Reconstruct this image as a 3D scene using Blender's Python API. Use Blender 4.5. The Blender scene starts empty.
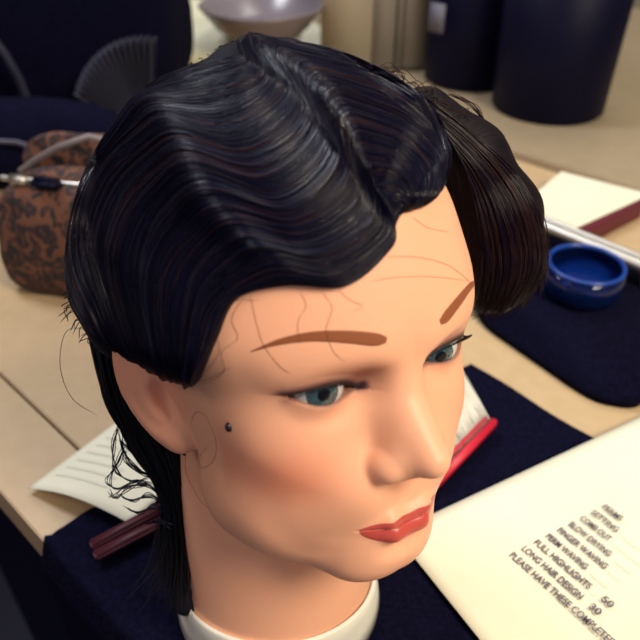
import bpy, bmesh, math, random
import numpy as np
from mathutils import Matrix, Vector
random.seed(4); rng = np.random.default_rng(7)
PI = math.pi
# ------------------------------------------------------------------ camera and head pose
F = 700.0
PITCH = math.radians(37)
CAMH = 0.43
R = np.array([[0.82357,-0.56645,-0.02945],[-0.24062,-0.30187,-0.92248],[0.51365,0.76682,-0.38491]])
T = np.array([-1.47780594, 1.26717718, 35.65627403])
W = np.array([[1,0,0],[0,-math.sin(PITCH),math.cos(PITCH)],[0,-math.cos(PITCH),-math.sin(PITCH)]])
CAM = np.array([0,0,CAMH])
CL = -R.T @ T                                   # camera in head coordinates (cm)
def rays(px):                                   # rays in head coordinates through photo points
    px = np.asarray(px, float)
    d = np.stack([(px[...,0]-320)/F, (px[...,1]-320)/F, np.ones(px.shape[:-1])], -1)
    d /= np.linalg.norm(d, axis=-1, keepdims=True)
    return d @ R
def project(P):
    c = P @ R.T + T
    return np.stack([320+F*c[...,0]/c[...,2], 320+F*c[...,1]/c[...,2]], -1)
def h2w(P): return (P @ R.T + T) @ W.T * 0.01 + CAM
def table(px, py, z=0.0):                       # where a sight line meets the height z
    d = W @ np.array([(px-320)/F, (py-320)/F, 1.0])
    return CAM + d*(z-CAM[2])/d[2]
# ------------------------------------------------------------------ materials
def mat(name, col, rough=.5, metal=0, spec=.5, **k):
    m = bpy.data.materials.new(name); m.use_nodes = True
    b = m.node_tree.nodes['Principled BSDF']
    b.inputs['Base Color'].default_value = (*col, 1); b.inputs['Roughness'].default_value = rough
    b.inputs['Metallic'].default_value = metal; b.inputs['Specular IOR Level'].default_value = spec
    for a, v in k.items(): b.inputs[a.replace('_', ' ')].default_value = v
    return m
def nodes(m): return m.node_tree.nodes, m.node_tree.links, m.node_tree.nodes['Principled BSDF']
# ------------------------------------------------------------------ object helpers
COL = bpy.context.scene.collection
def mesh_obj(name, V, Fc, m, parent=None, smooth=True, uv=None, scale=.01):
    me = bpy.data.meshes.new(name)
    V = np.asarray(V, float)*scale
    me.from_pydata(V.tolist(), [], Fc if isinstance(Fc, list) else Fc.tolist()); me.update()
    if smooth: me.polygons.foreach_set('use_smooth', [True]*len(me.polygons))
    if uv is not None:
        l = me.uv_layers.new(name='UVMap'); idx = np.empty(len(me.loops), int); me.loops.foreach_get('vertex_index', idx)
        l.data.foreach_set('uv', np.asarray(uv)[idx].ravel())
    if m: me.materials.append(m)
    o = bpy.data.objects.new(name, me); COL.objects.link(o)
    if parent: o.parent = parent
    return o
def tag(o, label=None, cat=None, group=None, kind=None):
    for k, v in (('label', label), ('category', cat), ('group', group), ('kind', kind)):
        if v: o[k] = v
    return o
def empty(name, loc=(0,0,0), rz=0):
    o = bpy.data.objects.new(name, None); COL.objects.link(o); o.location = loc; o.rotation_euler = (0,0,rz); o.empty_display_size = .02
    return o
# ------------------------------------------------------------------ distance-field kit
def ell(p, c, r):
    q = p - np.array(c, float); r = np.array(r, float)
    k0 = np.sqrt(((q/r)**2).sum(-1)); k1 = np.sqrt(((q/r**2)**2).sum(-1))+1e-9
    return k0*(k0-1)/k1
def cap(p, a, b, ra, rb):
    a = np.array(a, float); b = np.array(b, float); ab = b-a
    t = np.clip(((p-a)@ab)/(ab@ab), 0, 1)
    return np.linalg.norm(p-(a+t[...,None]*ab), axis=-1)-(ra+(rb-ra)*t)
def smin(a, b, k):
    h = np.clip(.5+.5*(b-a)/k, 0, 1); return b*(1-h)+a*h-k*h*(1-h)
def smax(a, b, k): return -smin(-a, -b, k)
def rotm(ax, deg):
    return np.array(Matrix.Rotation(math.radians(deg), 3, ax))
EAR_C = np.array([7.0,.9,-.5])
EAR_R = rotm('Z', -38) @ rotm('X', -14)           # local: x out, y back, z up
def ear(p):
    q = (p-EAR_C) @ EAR_R
    z = q[...,2]
    s = 1+.16*np.clip(-z/3,0,1)
    a = np.stack([q[...,0], q[...,1]*s, z], -1)
    d = ell(a, (0,0,0), (.55,2.0,3.5))
    d = smax(d, -ell(a, (.62,-.1,.15), (.62,1.62,2.95)), .22)
    d = smin(d, ell(a, (.1,.35,-.1), (.42,.9,2.1)), .35)
    d = smax(d, -ell(a, (.5,-.55,-.55), (.75,.72,1.15)), .3)
    d = smin(d, ell(a, (.1,-1.45,-.5), (.55,.45,.8)), .4)
    d = smin(d, ell(a, (.0,-.45,-2.75), (.5,1.0,.85)), .4)
    return d
def lid_up(x):  # opening of the eye in x,z
    t = np.clip((x-1.75)/2.95, 0, 1)
    return 1.42+.34*t+ .50*np.sin(PI*t**.9)**.85
def lid_lo(x):
    t = np.clip((x-1.75)/2.95, 0, 1)
    return 1.42+.34*t- .38*np.sin(PI*t**1.15)
EYE_C = np.array([3.15,-6.75,1.68]); EYE_R = 1.28
def scalp(p):
    a = p.copy(); a[...,0] = np.abs(a[...,0])
    d = ell(a, (0,1.6,4.6), (7.9,9.6,9.0))
    d = smin(d, ell(a, (0,-2.4,4.4), (6.8,6.5,7.0)), 1.5)
    return d
def head(p, ears=True, slit=True):
    a = p.copy(); a[...,0] = np.abs(a[...,0])
    d = scalp(p)
    d = smin(d, ell(a, (0,-2.7,3.6), (7.25,6.1,3.6)), 1.5)
    d = smin(d, ell(a, (0,-2.4,-1.2), (6.3,5.8,7.2)), 2.0)
    d = smin(d, ell(a, (0,-2.6,-4.6), (5.3,5.2,3.9)), 1.2)
    d = smin(d, cap(a, (4.0,-2.3,-5.7), (1.2,-6.4,-7.3), 2.1, 1.65), 2.0)
    d = smin(d, ell(a, (0,-7.0,-7.0), (2.1,1.9,1.7)), 2.0)
    d = smin(d, ell(a, (3.5,-5.4,-1.0), (2.2,2.2,2.2)), 1.6)
    d = smin(d, ell(a, (0,-6.6,-4.7), (2.7,2.35,2.2)), 1.5)
    d = smin(d, ell(a, (2.7,-6.3,-2.0), (2.0,1.9,2.4)), 1.2)
    d = smin(d, ell(a, (3.7,-4.3,-4.6), (2.1,2.3,2.6)), 1.8)
    d = smin(d, ell(a, (1.9,-7.6,-3.1), (1.4,1.25,1.5)), 1.2)
    # neck
    d = smin(d, cap(a, (0,1.8,-3), (0,3.0,-17), 5.2, 5.9), 1.6)
    # brow and sockets
    d = smin(d, cap(a, (1.3,-7.9,3.2), (4.2,-6.4,3.2), .7, .5), 1.5)
    d = smax(d, -ell(a, (2.7,-9.2,1.6), (1.9,1.35,1.0)), 1.0)
    # nose
    n = cap(a, (0,-7.7,2.7), (0,-9.2,-.2), .8, .8)
    n = smin(n, cap(a, (0,-9.2,0), (0,-10.5,-1.3), .75, .72), .6)
    n = smin(n, cap(a, (0,-8.0,.6), (.55,-9.2,-1.6), .9, 1.0), .8)
    d = smin(d, n, .9)
    d = smin(d, ell(a, (1.3,-9.0,-1.85), (.62,.88,.68)), .32)
    d = smin(d, ell(a, (2.8,-6.2,-4.2), (1.4,1.5,1.6)), 1.2)
    d = smax(d, -ell(a, (.5,-9.7,-2.5), (.3,.5,.22)), .25)
    # lids over the eyeball
    lid = np.linalg.norm(a-EYE_C, axis=-1)-(EYE_R+.13)
    d = smin(d, lid, .45)
    x = a[...,0]; z = a[...,2]
    al = np.maximum(z-lid_up(x), lid_lo(x)-z)
    al = np.maximum(al, np.maximum(1.72-x, x-4.72)); al = np.maximum(al, a[...,1]+5.9)
    cut = np.maximum(al, -(np.linalg.norm(a-EYE_C, axis=-1)-(EYE_R-.12)))
    d = smax(d, -cut, .10)
    # mouth
    up = cap(p, (-.9,-8.98,-4.76), (.9,-8.98,-4.76), .33, .33)
    up = smin(up, cap(a, (.9,-8.98,-4.76), (2.35,-8.0,-5.02), .36, .12), .3)
    lo = cap(p, (-.7,-8.9,-5.5), (.7,-8.9,-5.5), .5, .5)
    lo = smin(lo, cap(a, (.7,-8.9,-5.5), (2.3,-7.95,-5.12), .48, .12), .3)
    d = smin(d, smin(up, lo, .08), .3)
    d = smax(d, -cap(a, (0,-9.6,-3.4), (0,-9.4,-4.1), .3, .3), .5)
    d = smax(d, -ell(a, (0,-9.6,-6.45), (1.7,.65,.35)), .6)
    if slit:
        zz = -5.05+0*x
        s = np.maximum(np.abs(z-zz)-.01, np.maximum(x-2.35, a[...,1]+8.2-.22*x*x*.6))
        s = np.maximum(s, -(a[...,1]+10.5))
        d = smax(d, -s, .10)
    if ears: d = smin(d, ear(a), .3)
    return d
def grad(f, p, e=.01):
    g = np.stack([f(p+np.eye(3)[i]*e)-f(p-np.eye(3)[i]*e) for i in range(3)], -1)
    return g/(np.linalg.norm(g, axis=-1, keepdims=True)+1e-12)
def chunk(f, P, n=400000):
    return np.concatenate([f(P[i:i+n]) for i in range(0, len(P), n)])
def iso(f, xs, ys, zs, proj=3):                 # surface nets on a rectilinear grid
    G = np.stack(np.meshgrid(xs, ys, zs, indexing='ij'), -1); sh = G.shape[:3]
    D = chunk(f, G.reshape(-1,3)).reshape(sh)
    S = D < 0
    c = [S[i:sh[0]-1+i, j:sh[1]-1+j, k:sh[2]-1+k] for i in (0,1) for j in (0,1) for k in (0,1)]
    cnt = sum(q.astype(int) for q in c); act = (cnt>0)&(cnt<8)
    idx = -np.ones(act.shape, int); ii = np.argwhere(act); idx[act] = np.arange(len(ii))
    acc = np.zeros((len(ii),3)); num = np.zeros(len(ii))
    for ax in range(3):
        o = [b for b in range(3) if b != ax]
        for u in (0,1):
            for v in (0,1):
                s = ii.copy(); s[:,o[0]] += u; s[:,o[1]] += v; e = s.copy(); e[:,ax] += 1
                da = D[tuple(s.T)]; db = D[tuple(e.T)]; m = (da<0)!=(db<0)
                t = np.where(m, da/(da-db+1e-20), 0)[:,None]
                acc += np.where(m[:,None], G[tuple(s.T)]*(1-t)+G[tuple(e.T)]*t, 0); num += m
    V = acc/num[:,None]
    Fs = []
    for ax in range(3):
        o = [(1,2),(2,0),(0,1)][ax]
        sl = [slice(None)]*3; sl2 = [slice(None)]*3; sl[ax] = slice(0,-1); sl2[ax] = slice(1,None)
        A = S[tuple(sl)]; B = S[tuple(sl2)]
        e = np.argwhere(A != B)
        ok = np.all([(e[:,b]>0)&(e[:,b]<act.shape[b]) for b in o], 0); e = e[ok]
        def at(du, dv):
            q = e.copy(); q[:,o[0]] -= du; q[:,o[1]] -= dv; return idx[tuple(q.T)]
        q = np.stack([at(1,1), at(0,1), at(0,0), at(1,0)], -1)
        fl = ~A[tuple(e.T)]; q[fl] = q[fl][:,::-1]
        Fs.append(q)
    Fs = np.concatenate(Fs); Fs = Fs[(Fs>=0).all(1)]
    for _ in range(proj):
        g = np.stack([f(V+np.eye(3)[i]*.02)-f(V-np.eye(3)[i]*.02) for i in range(3)], -1)/.04
        dd = f(V); st = -dd[:,None]*g/np.maximum((g**2).sum(-1,keepdims=True), .3)
        ln = np.linalg.norm(st, axis=-1, keepdims=True); V = V+st*np.minimum(1, .06/(ln+1e-9))
    return V, Fs
def cast(f, px, n=70, t0=15., t1=60.):           # sight lines against a field; nearest approach when they miss
    d = rays(px); t = np.full(d.shape[:-1], t0); best = np.full(d.shape[:-1], 1e9); bt = t.copy()
    for _ in range(n):
        v = f(CL+d*t[...,None]); b = v < best-1e-6; best = np.where(b, v, best); bt = np.where(b, t, bt)
        t = np.where(v > .003, t+np.maximum(v*.8, .004), t); t = np.minimum(t, t1)
    return CL+d*bt[...,None]
def axis(*seg):
    out = [seg[0][0]]
    for a, b, h in seg: out += list(np.linspace(a, b, max(2, int(round((b-a)/h))+1))[1:])
    return np.array(out)
# ------------------------------------------------------------------ more geometry kit
def cr(P, ts, ax=0):                             # Catmull-Rom through control rows
    P = np.moveaxis(np.asarray(P, float), ax, 0); n = len(P)
    ts = np.clip(np.asarray(ts, float), 0, 1)*(n-1); i = np.minimum(ts.astype(int), n-2); f = ts-i
    E = np.concatenate([2*P[:1]-P[1:2], P, 2*P[-1:]-P[-2:-1]])
    f = f.reshape((-1,)+(1,)*(P.ndim-1)); a, b, c, d = E[i], E[i+1], E[i+2], E[i+3]
    r = .5*((2*b)+(c-a)*f+(2*a-5*b+4*c-d)*f**2+(3*b-a-3*c+d)*f**3)
    return np.moveaxis(r, 0, ax)
def tubes(name, Ps, rad, m, parent, sides=3, taper=True):   # Ps: list of (M,3) in cm; every strand a thin closed tube, all one hair mass
    Vs, Fs, off = [], [], 0
    for k, P in enumerate(Ps):
        P = np.asarray(P, float); M = len(P)
        Tn = np.gradient(P, axis=0); Tn /= np.linalg.norm(Tn, axis=1, keepdims=True)+1e-9
        a = np.cross(Tn, np.array([.31,.52,.79])); a /= np.linalg.norm(a, axis=1, keepdims=True)+1e-9; b = np.cross(Tn, a)
        r = (rad[k] if hasattr(rad, '__len__') else rad)*np.ones(M)
        if taper: r = r*np.clip(np.minimum(np.linspace(0,8,M)+.25, np.linspace(8,0,M)+.12), 0, 1)
        an = np.arange(sides)*2*PI/sides
        V = P[:,None]+r[:,None,None]*(np.cos(an)[None,:,None]*a[:,None]+np.sin(an)[None,:,None]*b[:,None])
        Vs.append(V.reshape(-1,3))
        i = np.arange(M-1)[:,None]*sides; j = np.arange(sides)[None]; j2 = (j+1)%sides
        Fs.append(np.stack([i+j, i+j2, i+sides+j2, i+sides+j], -1).reshape(-1,4)+off); off += M*sides
    return mesh_obj(name, np.concatenate(Vs), np.concatenate(Fs), m, parent)
def sheet_faces(nu, nt):
    i = np.arange(nu-1)[:,None]*nt+np.arange(nt-1)[None]
    return np.stack([i, i+1, i+nt+1, i+nt], -1).reshape(-1,4)
def shell(P, N, th):                             # closed slab from a grid of points, thickness inward
    nu, nt = P.shape[:2]; A = P.reshape(-1,3); B = (P-N*th).reshape(-1,3); n = nu*nt
    f = sheet_faces(nu, nt); g = f[:,::-1]+n
    e = []
    for i in range(nt-1): e += [(i+1, i, i+n, i+1+n), ((nu-1)*nt+i, (nu-1)*nt+i+1, (nu-1)*nt+i+1+n, (nu-1)*nt+i+n)]
    for i in range(nu-1): e += [(i*nt, (i+1)*nt, (i+1)*nt+n, i*nt+n), ((i+1)*nt+nt-1, i*nt+nt-1, i*nt+nt-1+n, (i+1)*nt+nt-1+n)]
    return np.concatenate([A,B]), np.concatenate([f, g, np.array(e)])
def front(f, x, z, lo=-12., hi=-2.):             # first surface met going straight back from the front
    y = np.full(x.shape, lo)
    for _ in range(60):
        v = f(np.stack([x,y,z],-1)); y = np.where(v > .002, y+np.maximum(v*.7,.002), y); y = np.minimum(y, hi)
    return np.stack([x,y,z],-1)
# ------------------------------------------------------------------ mannequin head
hw = np.eye(4); hw[:3,:3] = W @ R; hw[:3,3] = W @ T*.01 + CAM
HEAD = empty('mannequin_head')
tag(HEAD, 'mannequin head with black finger waved hair, painted brows and red lips', 'mannequin head')
xs = axis((-9.2,-6,.13),(-6,6,.1),(6,9.2,.13))
ys = axis((-11.8,-5.5,.1),(-5.5,12,.28))
zs = axis((-18,-9,.28),(-9,5,.1),(5,14.5,.28))
V, Q = iso(head, xs, ys, zs)
m_skin = mat('skin_plastic', (.80,.44,.29), .45, 0, .3, Subsurface_Weight=.12, Subsurface_Scale=.01)
m_skin.node_tree.nodes['Principled BSDF'].inputs['Subsurface Radius'].default_value = (1,.35,.2)
face = mesh_obj('face', V, Q, m_skin, HEAD)
# make-up: eye shadow, liner and blush in the plastic's paint
ax_ = np.abs(V[:,0]); z = V[:,2]; y = V[:,1]; base = np.array([.84,.42,.265]); C_ = np.repeat(base[None], len(V), 0)
fr = y < -4
up = z-lid_up(ax_); lo = lid_lo(ax_)-z
dx = np.maximum(np.maximum(1.75-ax_, ax_-4.75), 0)
du = np.hypot(np.maximum(up,0), dx); dl = np.hypot(np.maximum(lo,0), dx)
def mix(w, c):
    global C_
    w = np.clip(w,0,1)[:,None]; C_ = C_*(1-w)+np.array(c)[None]*w
isup = (z > (lid_up(ax_)+lid_lo(ax_))/2)
wing = np.exp(-((ax_-4.2)/1.3)**2)
mix(.55*fr*np.exp(-(((ax_-4.9)/1.6)**2+((z+2.0)/1.5)**2)), (.80,.20,.11))
mix(.72*fr*isup*np.exp(-(du/.58)**2), (.22,.07,.065))
mix(.72*fr*np.exp(-(((ax_-1.75)/.6)**2+((z-2.2)/.7)**2)), (.25,.07,.05))
mix(.35*fr*(~isup)*np.exp(-(dl/.35)**2), (.45,.17,.12))
mix(fr*isup*np.clip(1.5-du/.30,0,1)*.96, (.02,.012,.018)); mix(.95*fr*np.exp(-(((ax_-1.62)/.22)**2+((z-1.62)/.24)**2)**1.5), (.02,.01,.015))
mix(fr*(~isup)*np.clip(1.2-dl/.10,0,1)*.6, (.07,.03,.035))
mix(.25*(ax_>6.6)*(y>-2)*(y<3), (.85,.3,.2))
at_ = face.data.color_attributes.new('makeup', 'FLOAT_COLOR', 'POINT')
at_.data.foreach_set('color', np.c_[C_, np.ones(len(V))].ravel())
n_, l_, b_ = nodes(m_skin); a_ = n_.new('ShaderNodeAttribute'); a_.attribute_name = 'makeup'; l_.new(a_.outputs['Color'], b_.inputs['Base Color'])
# lips
m_lip = mat('lip_paint', (.50,.07,.055), .32, 0, .5)
u = np.linspace(-2.2,2.2,121); v = np.linspace(0,1,61)
s_ = np.sqrt(np.clip(1-(np.abs(u)/2.2)**2.0,0,1))
zu = -5.03+.46*s_**1.1-.07*np.exp(-(u/.38)**2); zl = -5.07-.84*s_**1.05
X_ = np.repeat(u[:,None],61,1); Z_ = zl[:,None]+(zu-zl)[:,None]*v[None]
P = front(lambda p: head(p, False), X_, Z_); N = grad(lambda p: head(p, False, False), P)
rim = np.minimum(1, 6*np.minimum(v[None], 1-v[None])+0*X_)
mesh_obj('lips', *shell(P+N*.02*rim[...,None], N, .05), m_lip, HEAD)
# eyebrows
m_brow = mat('brow_paint', (.25,.075,.028), .6, 0, .3)
bt = cr([(251,351),(280,338.5),(313,331.5),(348,330.5),(376,333),(387,337)], np.linspace(0,1,50))
bb = cr([(251,352),(280,345),(313,341.5),(348,343.5),(374,346),(386,343)], np.linspace(0,1,50))
g = np.linspace(0,1,9)[:,None,None]; px = bt[None]*(1-g)+bb[None]*g
P = cast(lambda p: head(p, False), px); N = grad(lambda p: head(p, False), P)
for s in (1,-1):
    M_ = np.array([s,1,1]); Vb, Fb = shell((P+N*.012)*M_, N*M_, .03)
    mesh_obj('eyebrow', Vb, Fb[:,::-1] if s < 0 else Fb, m_brow, HEAD)
# beauty spot
def ball(name, c, r, m, parent, seg=24):
    th = np.linspace(0,PI,seg//2+1); ph = np.arange(seg)*2*PI/seg
    S = np.stack([np.sin(th)[:,None]*np.cos(ph), np.sin(th)[:,None]*np.sin(ph), np.cos(th)[:,None]+0*ph], -1)*np.array(r)+np.array(c)
    i = np.arange(seg//2)[:,None]*seg; j = np.arange(seg)[None]; j2 = (j+1)%seg
    return mesh_obj(name, S.reshape(-1,3), np.stack([i+j, i+seg+j, i+seg+j2, i+j2], -1).reshape(-1,4), m, parent)
sp = cast(lambda p: head(p, False), np.array([[229,427.]]))[0]
ball('beauty_spot', sp, (.17,.17,.21), mat('beauty_spot', (.01,.004,.012), .4), HEAD)
# eyes
m_scl = mat('sclera', (.52,.53,.54), .12, 0, .5, Coat_Weight=.6)
m_iris = mat('iris', (.06,.17,.2), .12, 0, .5, Coat_Weight=1)
n_, l_, b_ = nodes(m_iris); uvn = n_.new('ShaderNodeUVMap'); mp = n_.new('ShaderNodeMapping'); mp.inputs['Scale'].default_value = (40,3,1)
nz = n_.new('ShaderNodeTexNoise'); nz.inputs['Scale'].default_value = 1; rp = n_.new('ShaderNodeValToRGB')
rp.color_ramp.elements[0].position = .3; rp.color_ramp.elements[0].color = (.006,.018,.03,1); rp.color_ramp.elements[1].position = .7; rp.color_ramp.elements[1].color = (.045,.12,.14,1)
l_.new(uvn.outputs[0], mp.inputs[0]); l_.new(mp.outputs[0], nz.inputs['Vector']); l_.new(nz.outputs[0], rp.inputs[0]); l_.new(rp.outputs[0], b_.inputs['Base Color'])
m_pup = mat('pupil', (.002,.003,.006), .12, 0, .3)
def capmesh(name, c, d, rad, a0, a1, m, parent):   # ring of a sphere around direction d
    d = d/np.linalg.norm(d); a = np.cross(d,(0,0,1.)); a /= np.linalg.norm(a); b = np.cross(d,a)
    th = np.linspace(a0,a1,9); ph = np.linspace(0,2*PI,49)
    P = np.array(c)+rad*(np.cos(th)[:,None,None]*d+np.sin(th)[:,None,None]*(np.cos(ph)[None,:,None]*a+np.sin(ph)[None,:,None]*b))
    uv = np.stack(np.broadcast_arrays(ph[None]/(2*PI), np.linspace(0,1,9)[:,None]), -1).reshape(-1,2)
    return mesh_obj(name, P.reshape(-1,3), sheet_faces(9,49)[:,::-1], m, parent, uv=uv)
m_lash = mat('lash', (.006,.004,.008), .4)
for s, ip in ((-1,(324,395)), (1,(441,357))):
    c = EYE_C*np.array([s,1,1]); rr = EYE_R+.0
    hit = cast(lambda p: np.linalg.norm(p-c, axis=-1)-rr, np.array([ip], float))[0]; d = hit-c
    e = ball('eyeball', c, (rr,)*3, m_scl, HEAD, 48)
    capmesh('iris', c, d, rr+.012, .2, .55, m_iris, e); capmesh('pupil', c, d, rr+.014, 0, .21, m_pup, e)
    L = []
    for k in range(46):
        t = .12+.86*k/45+random.uniform(-.01,.01); x = 1.75+2.95*t
        q = front(lambda p: head(p, False), np.array([s*x]), np.array([float(lid_up(np.array(x)))+.03]))[0]
        out = np.array([s*(t-.35)*.9,-1,.15]); out /= np.linalg.norm(out); ln = .16+.30*t
        L.append([q+out*ln*w+np.array([0,0,1])*ln*(.5*w*w-.35*w) for w in np.linspace(0,1,6)])
    tubes('eyelashes', L, .018, m_lash, HEAD)
# ------------------------------------------------------------------ hair
def hair_mat(name, col, col2, uvs=(260,5), bump=.5, rough=.34):
    m = mat(name, col, rough, 0, .55)
    n, l, b = nodes(m); uv = n.new('ShaderNodeUVMap'); mp = n.new('ShaderNodeMapping'); mp.inputs['Scale'].default_value = (*uvs,1)
    nz = n.new('ShaderNodeTexNoise'); nz.inputs['Scale'].default_value = 1; nz.inputs['Detail'].default_value = 3; nz.inputs['Roughness'].default_value = .7
    bp = n.new('ShaderNodeBump'); bp.inputs['Strength'].default_value = bump; bp.inputs['Distance'].default_value = .0012
    rp = n.new('ShaderNodeValToRGB'); rp.color_ramp.elements[0].color = (*col,1); rp.color_ramp.elements[1].color = (*col2,1)
    rp.color_ramp.elements[0].position = .5; rp.color_ramp.elements[1].position = .8
    l.new(uv.outputs[0], mp.inputs[0]); l.new(mp.outputs[0], nz.inputs['Vector']); l.new(nz.outputs[0], bp.inputs['Height']); l.new(bp.outputs[0], b.inputs['Normal'])
    l.new(nz.outputs[0], rp.inputs[0]); l.new(rp.outputs[0], b.inputs['Base Color']); return m
BLK = (.0018,.0018,.008); BRN = (.022,.007,.008)
m_hair = hair_mat('black_hair', BLK, (.004,.003,.009), (260,5), 1.0, .40)
m_hair.node_tree.nodes['Principled BSDF'].inputs['Specular IOR Level'].default_value = .14
m_cap = mat('cap_hair', (.003,.003,.010), .7, 0, .15)
m_str = mat('black_strand', (.002,.002,.012), .30, 0, .2)
m_glint = mat('glossy_strand', (.006,.006,.018), .22, 0, .9)
m_brn = mat('brown_strand', BRN, .42, 0, .22)
m_lock = hair_mat('dark_brown_hair', (.006,.004,.007), (.018,.007,.007), (160,4), .7, .5); m_lock.node_tree.nodes['Principled BSDF'].inputs['Specular IOR Level'].default_value = .12
m_dark = mat('under_hair', (.004,.004,.008), .6, 0, .2)
headn = lambda p: head(p, False)
def skull(p):
    d = scalp(p); return smin(d, ell(p*np.array([1,1,1]), (0,-2.7,3.6), (7.25,6.1,3.6)), 1.5)
def hairvol(p):
    d = skull(p)-.78
    d = smin(d, ell(p, (-5.3,3.4,3.2), (4.3,5.0,4.6)), .9)
    d = smin(d, cap(p, (-.6,2.4,13.2), (1.2,1.2,13.1), 1.52, 1.6), .6)
    d = smin(d, cap(p, (1.2,1.2,13.1), (3.9,-3.2,10.6), 1.6, 1.75), .6)
    d = smin(d, cap(p, (3.9,-3.2,10.6), (4.3,-4.6,9.2), 1.75, 1.45), .6)
    return smin(d, cap(p, (-6.5,4.5,7.4), (-8.1,4.4,3.6), 1.75, 1.5), .8)
G = np.array([
 [(409,211),(408,214),(406,219),(404,226),(399,248),(352,286),(282,286),(228,300),(206,345),(189,393)],
 [(412,206),(400,187),(385,181),(374,190),(384,228),(330,266),(268,262),(212,298),(197,342),(186,394)],
 [(420,206),(414,176),(392,156),(360,160),(366,212),(311,246),(246,240),(198,272),(185,325),(179,393)],
 [(429,203),(432,163),(400,130),(344,128),(351,182),(296,222),(228,215),(178,250),(162,305),(169,390)],
 [(438,200),(446,148),(395,97),(314,88),(332,148),(280,198),(206,184),(148,222),(138,295),(155,384)],
 [(446,194),(443,130),(380,76),(287,63),(311,116),(256,162),(183,154),(122,196),(110,275),(139,375)],
 [(452,186),(432,106),(352,53),(263,45),(281,84),(226,120),(158,122),(94,170),(82,258),(121,365)],
 [(456,176),(412,90),(330,50),(243,38),(236,54),(184,67),(131,99),(80,184),(66,283),(100,350)]], float)
nu, nt = 36, 92
Gp = cr(cr(G, np.linspace(0,1,nu), 0), np.linspace(0,1,nt), 1)
P0 = cast(hairvol, Gp.reshape(-1,2), 60).reshape(nu,nt,3)
N0 = grad(hairvol, P0)
NU, NT = 230, 330
us = np.linspace(0,1,NU); tt = np.linspace(0,1,NT)
Pb = cr(cr(P0, us, 0), tt, 1); Nb = cr(cr(N0, us, 0), tt, 1); Nb /= np.linalg.norm(Nb, axis=-1, keepdims=True)
noise1 = lambda x, seed, n=64: np.interp((x*n)%n, np.arange(n+1), np.random.default_rng(seed).normal(size=n+1))
def wave(u, t):
    sh = .012*np.sin(u*9); d1 = t-1/3-sh; d2 = t-2/3+sh; d3 = t-.86+.0*u
    r = .38*np.exp(-(d1/.038)**2)+.40*np.exp(-(d2/.042)**2)+.16*np.exp(-(d3/.04)**2)*np.clip((u-.35)*4,0,1)
    r -= .16*np.exp(-((t-.5)/.09)**2)+.14*np.exp(-((t-.19)/.08)**2)*(u>0)+.10*np.exp(-((t-.77)/.06)**2)
    lock = .045*noise1(u+.010*np.sin(t*9), 3, 40)+.028*noise1(u+.006*np.sin(t*14+1), 5, 110)
    return (r*np.clip(u*6,0,1)+lock*np.clip(u*8,0,1))*np.clip((1-u)*14,0,1)
def edge(u, t):                                  # the mass rolls down to the skin at its free edge
    k = np.clip(u/.13, 0, 1); e = .74*(np.sqrt(1-(1-k)**2)-1)
    q = np.clip(t/.05,0,1); e0 = .6*(np.sqrt(1-(1-q)**2)-1)
    q = np.clip((1-t)/.04,0,1); e1 = .45*(np.sqrt(1-(1-q)**2)-1)
    return np.minimum(np.minimum(e, e0), e1)
U, TT = np.meshgrid(us, tt, indexing='ij')
Ps = Pb+Nb*(wave(U,TT)+edge(U,TT))[...,None]
uv = np.stack([U,TT], -1).reshape(-1,2)
Vh, Fh = shell(Ps, Nb, .25)
HAIR = mesh_obj('hair', Vh, Fh, m_hair, HEAD, uv=np.concatenate([uv,uv]))
# loose strands lying on the waves
def on_sheet(u, t, lift): 
    iu = np.clip(u,0,1)*(NU-1); it = np.clip(t,0,1)*(NT-1); a = np.minimum(iu.astype(int),NU-2); b = np.minimum(it.astype(int),NT-2); fu = (iu-a)[:,None]; ft = (it-b)[:,None]
    bil = lambda A: (A[a,b]*(1-fu)+A[a+1,b]*fu)*(1-ft)+(A[a,b+1]*(1-fu)+A[a+1,b+1]*fu)*ft
    return bil(Ps)+bil(Nb)*np.asarray(lift)[:,None]
S1 = []; r1 = []
for k in range(2600):
    u0 = random.random()**.9; a = max(0, random.uniform(-.5,.85)); b = min(1, a+random.uniform(.15,.9)); M = int(20+70*(b-a))
    t = np.linspace(a,b,M); u_ = u0+.012*random.gauss(0,1)*np.sin(t*random.uniform(3,12)+random.uniform(0,6))
    S1.append(on_sheet(np.clip(u_,.004,.996), t, .012+.03*random.random()*np.sin(np.linspace(0,PI,M)))); r1.append(random.uniform(.008,.020))
cut_ = int(len(S1)*.93); cg = int(len(S1)*.12); tubes('glossy_strands', S1[:cg], [q*.8 for q in r1[:cg]], m_glint, HAIR); S1 = S1[cg:]; r1 = r1[cg:]; cut_ -= cg; tubes('hair_strands', S1[:cut_], r1[:cut_], m_str, HAIR); tubes('brown_strands', S1[cut_:], r1[cut_:], m_brn, HAIR)
# rest of the cap
def capf(p):
    d = hairvol(p)+.33
    w = lambda c, n: ((p-np.array(c))@(np.array(n)/np.linalg.norm(n)))
    d = smax(d, -w((0,-4.4,9.0),(0,1,.9)), .5)
    d = smax(d, -(p[...,2]+.6+.0*p[...,0])-.0*p[...,1], .6) if False else d
    nape = ell(p, (0,3.2,-1.5), (7.0,6.6,7.0)); cut = w((0,1.6,0),(0,-1,-.12))
    nape = smax(nape, cut, .6)
    return smin(d, nape, .8)
V2, Q2 = iso(capf, axis((-10.5,9.5,.3)), axis((-9,14.5,.3)), axis((-10,15.5,.3)), 2)
mesh_obj('hair_cap', V2, Q2, m_cap, HAIR)
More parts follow.
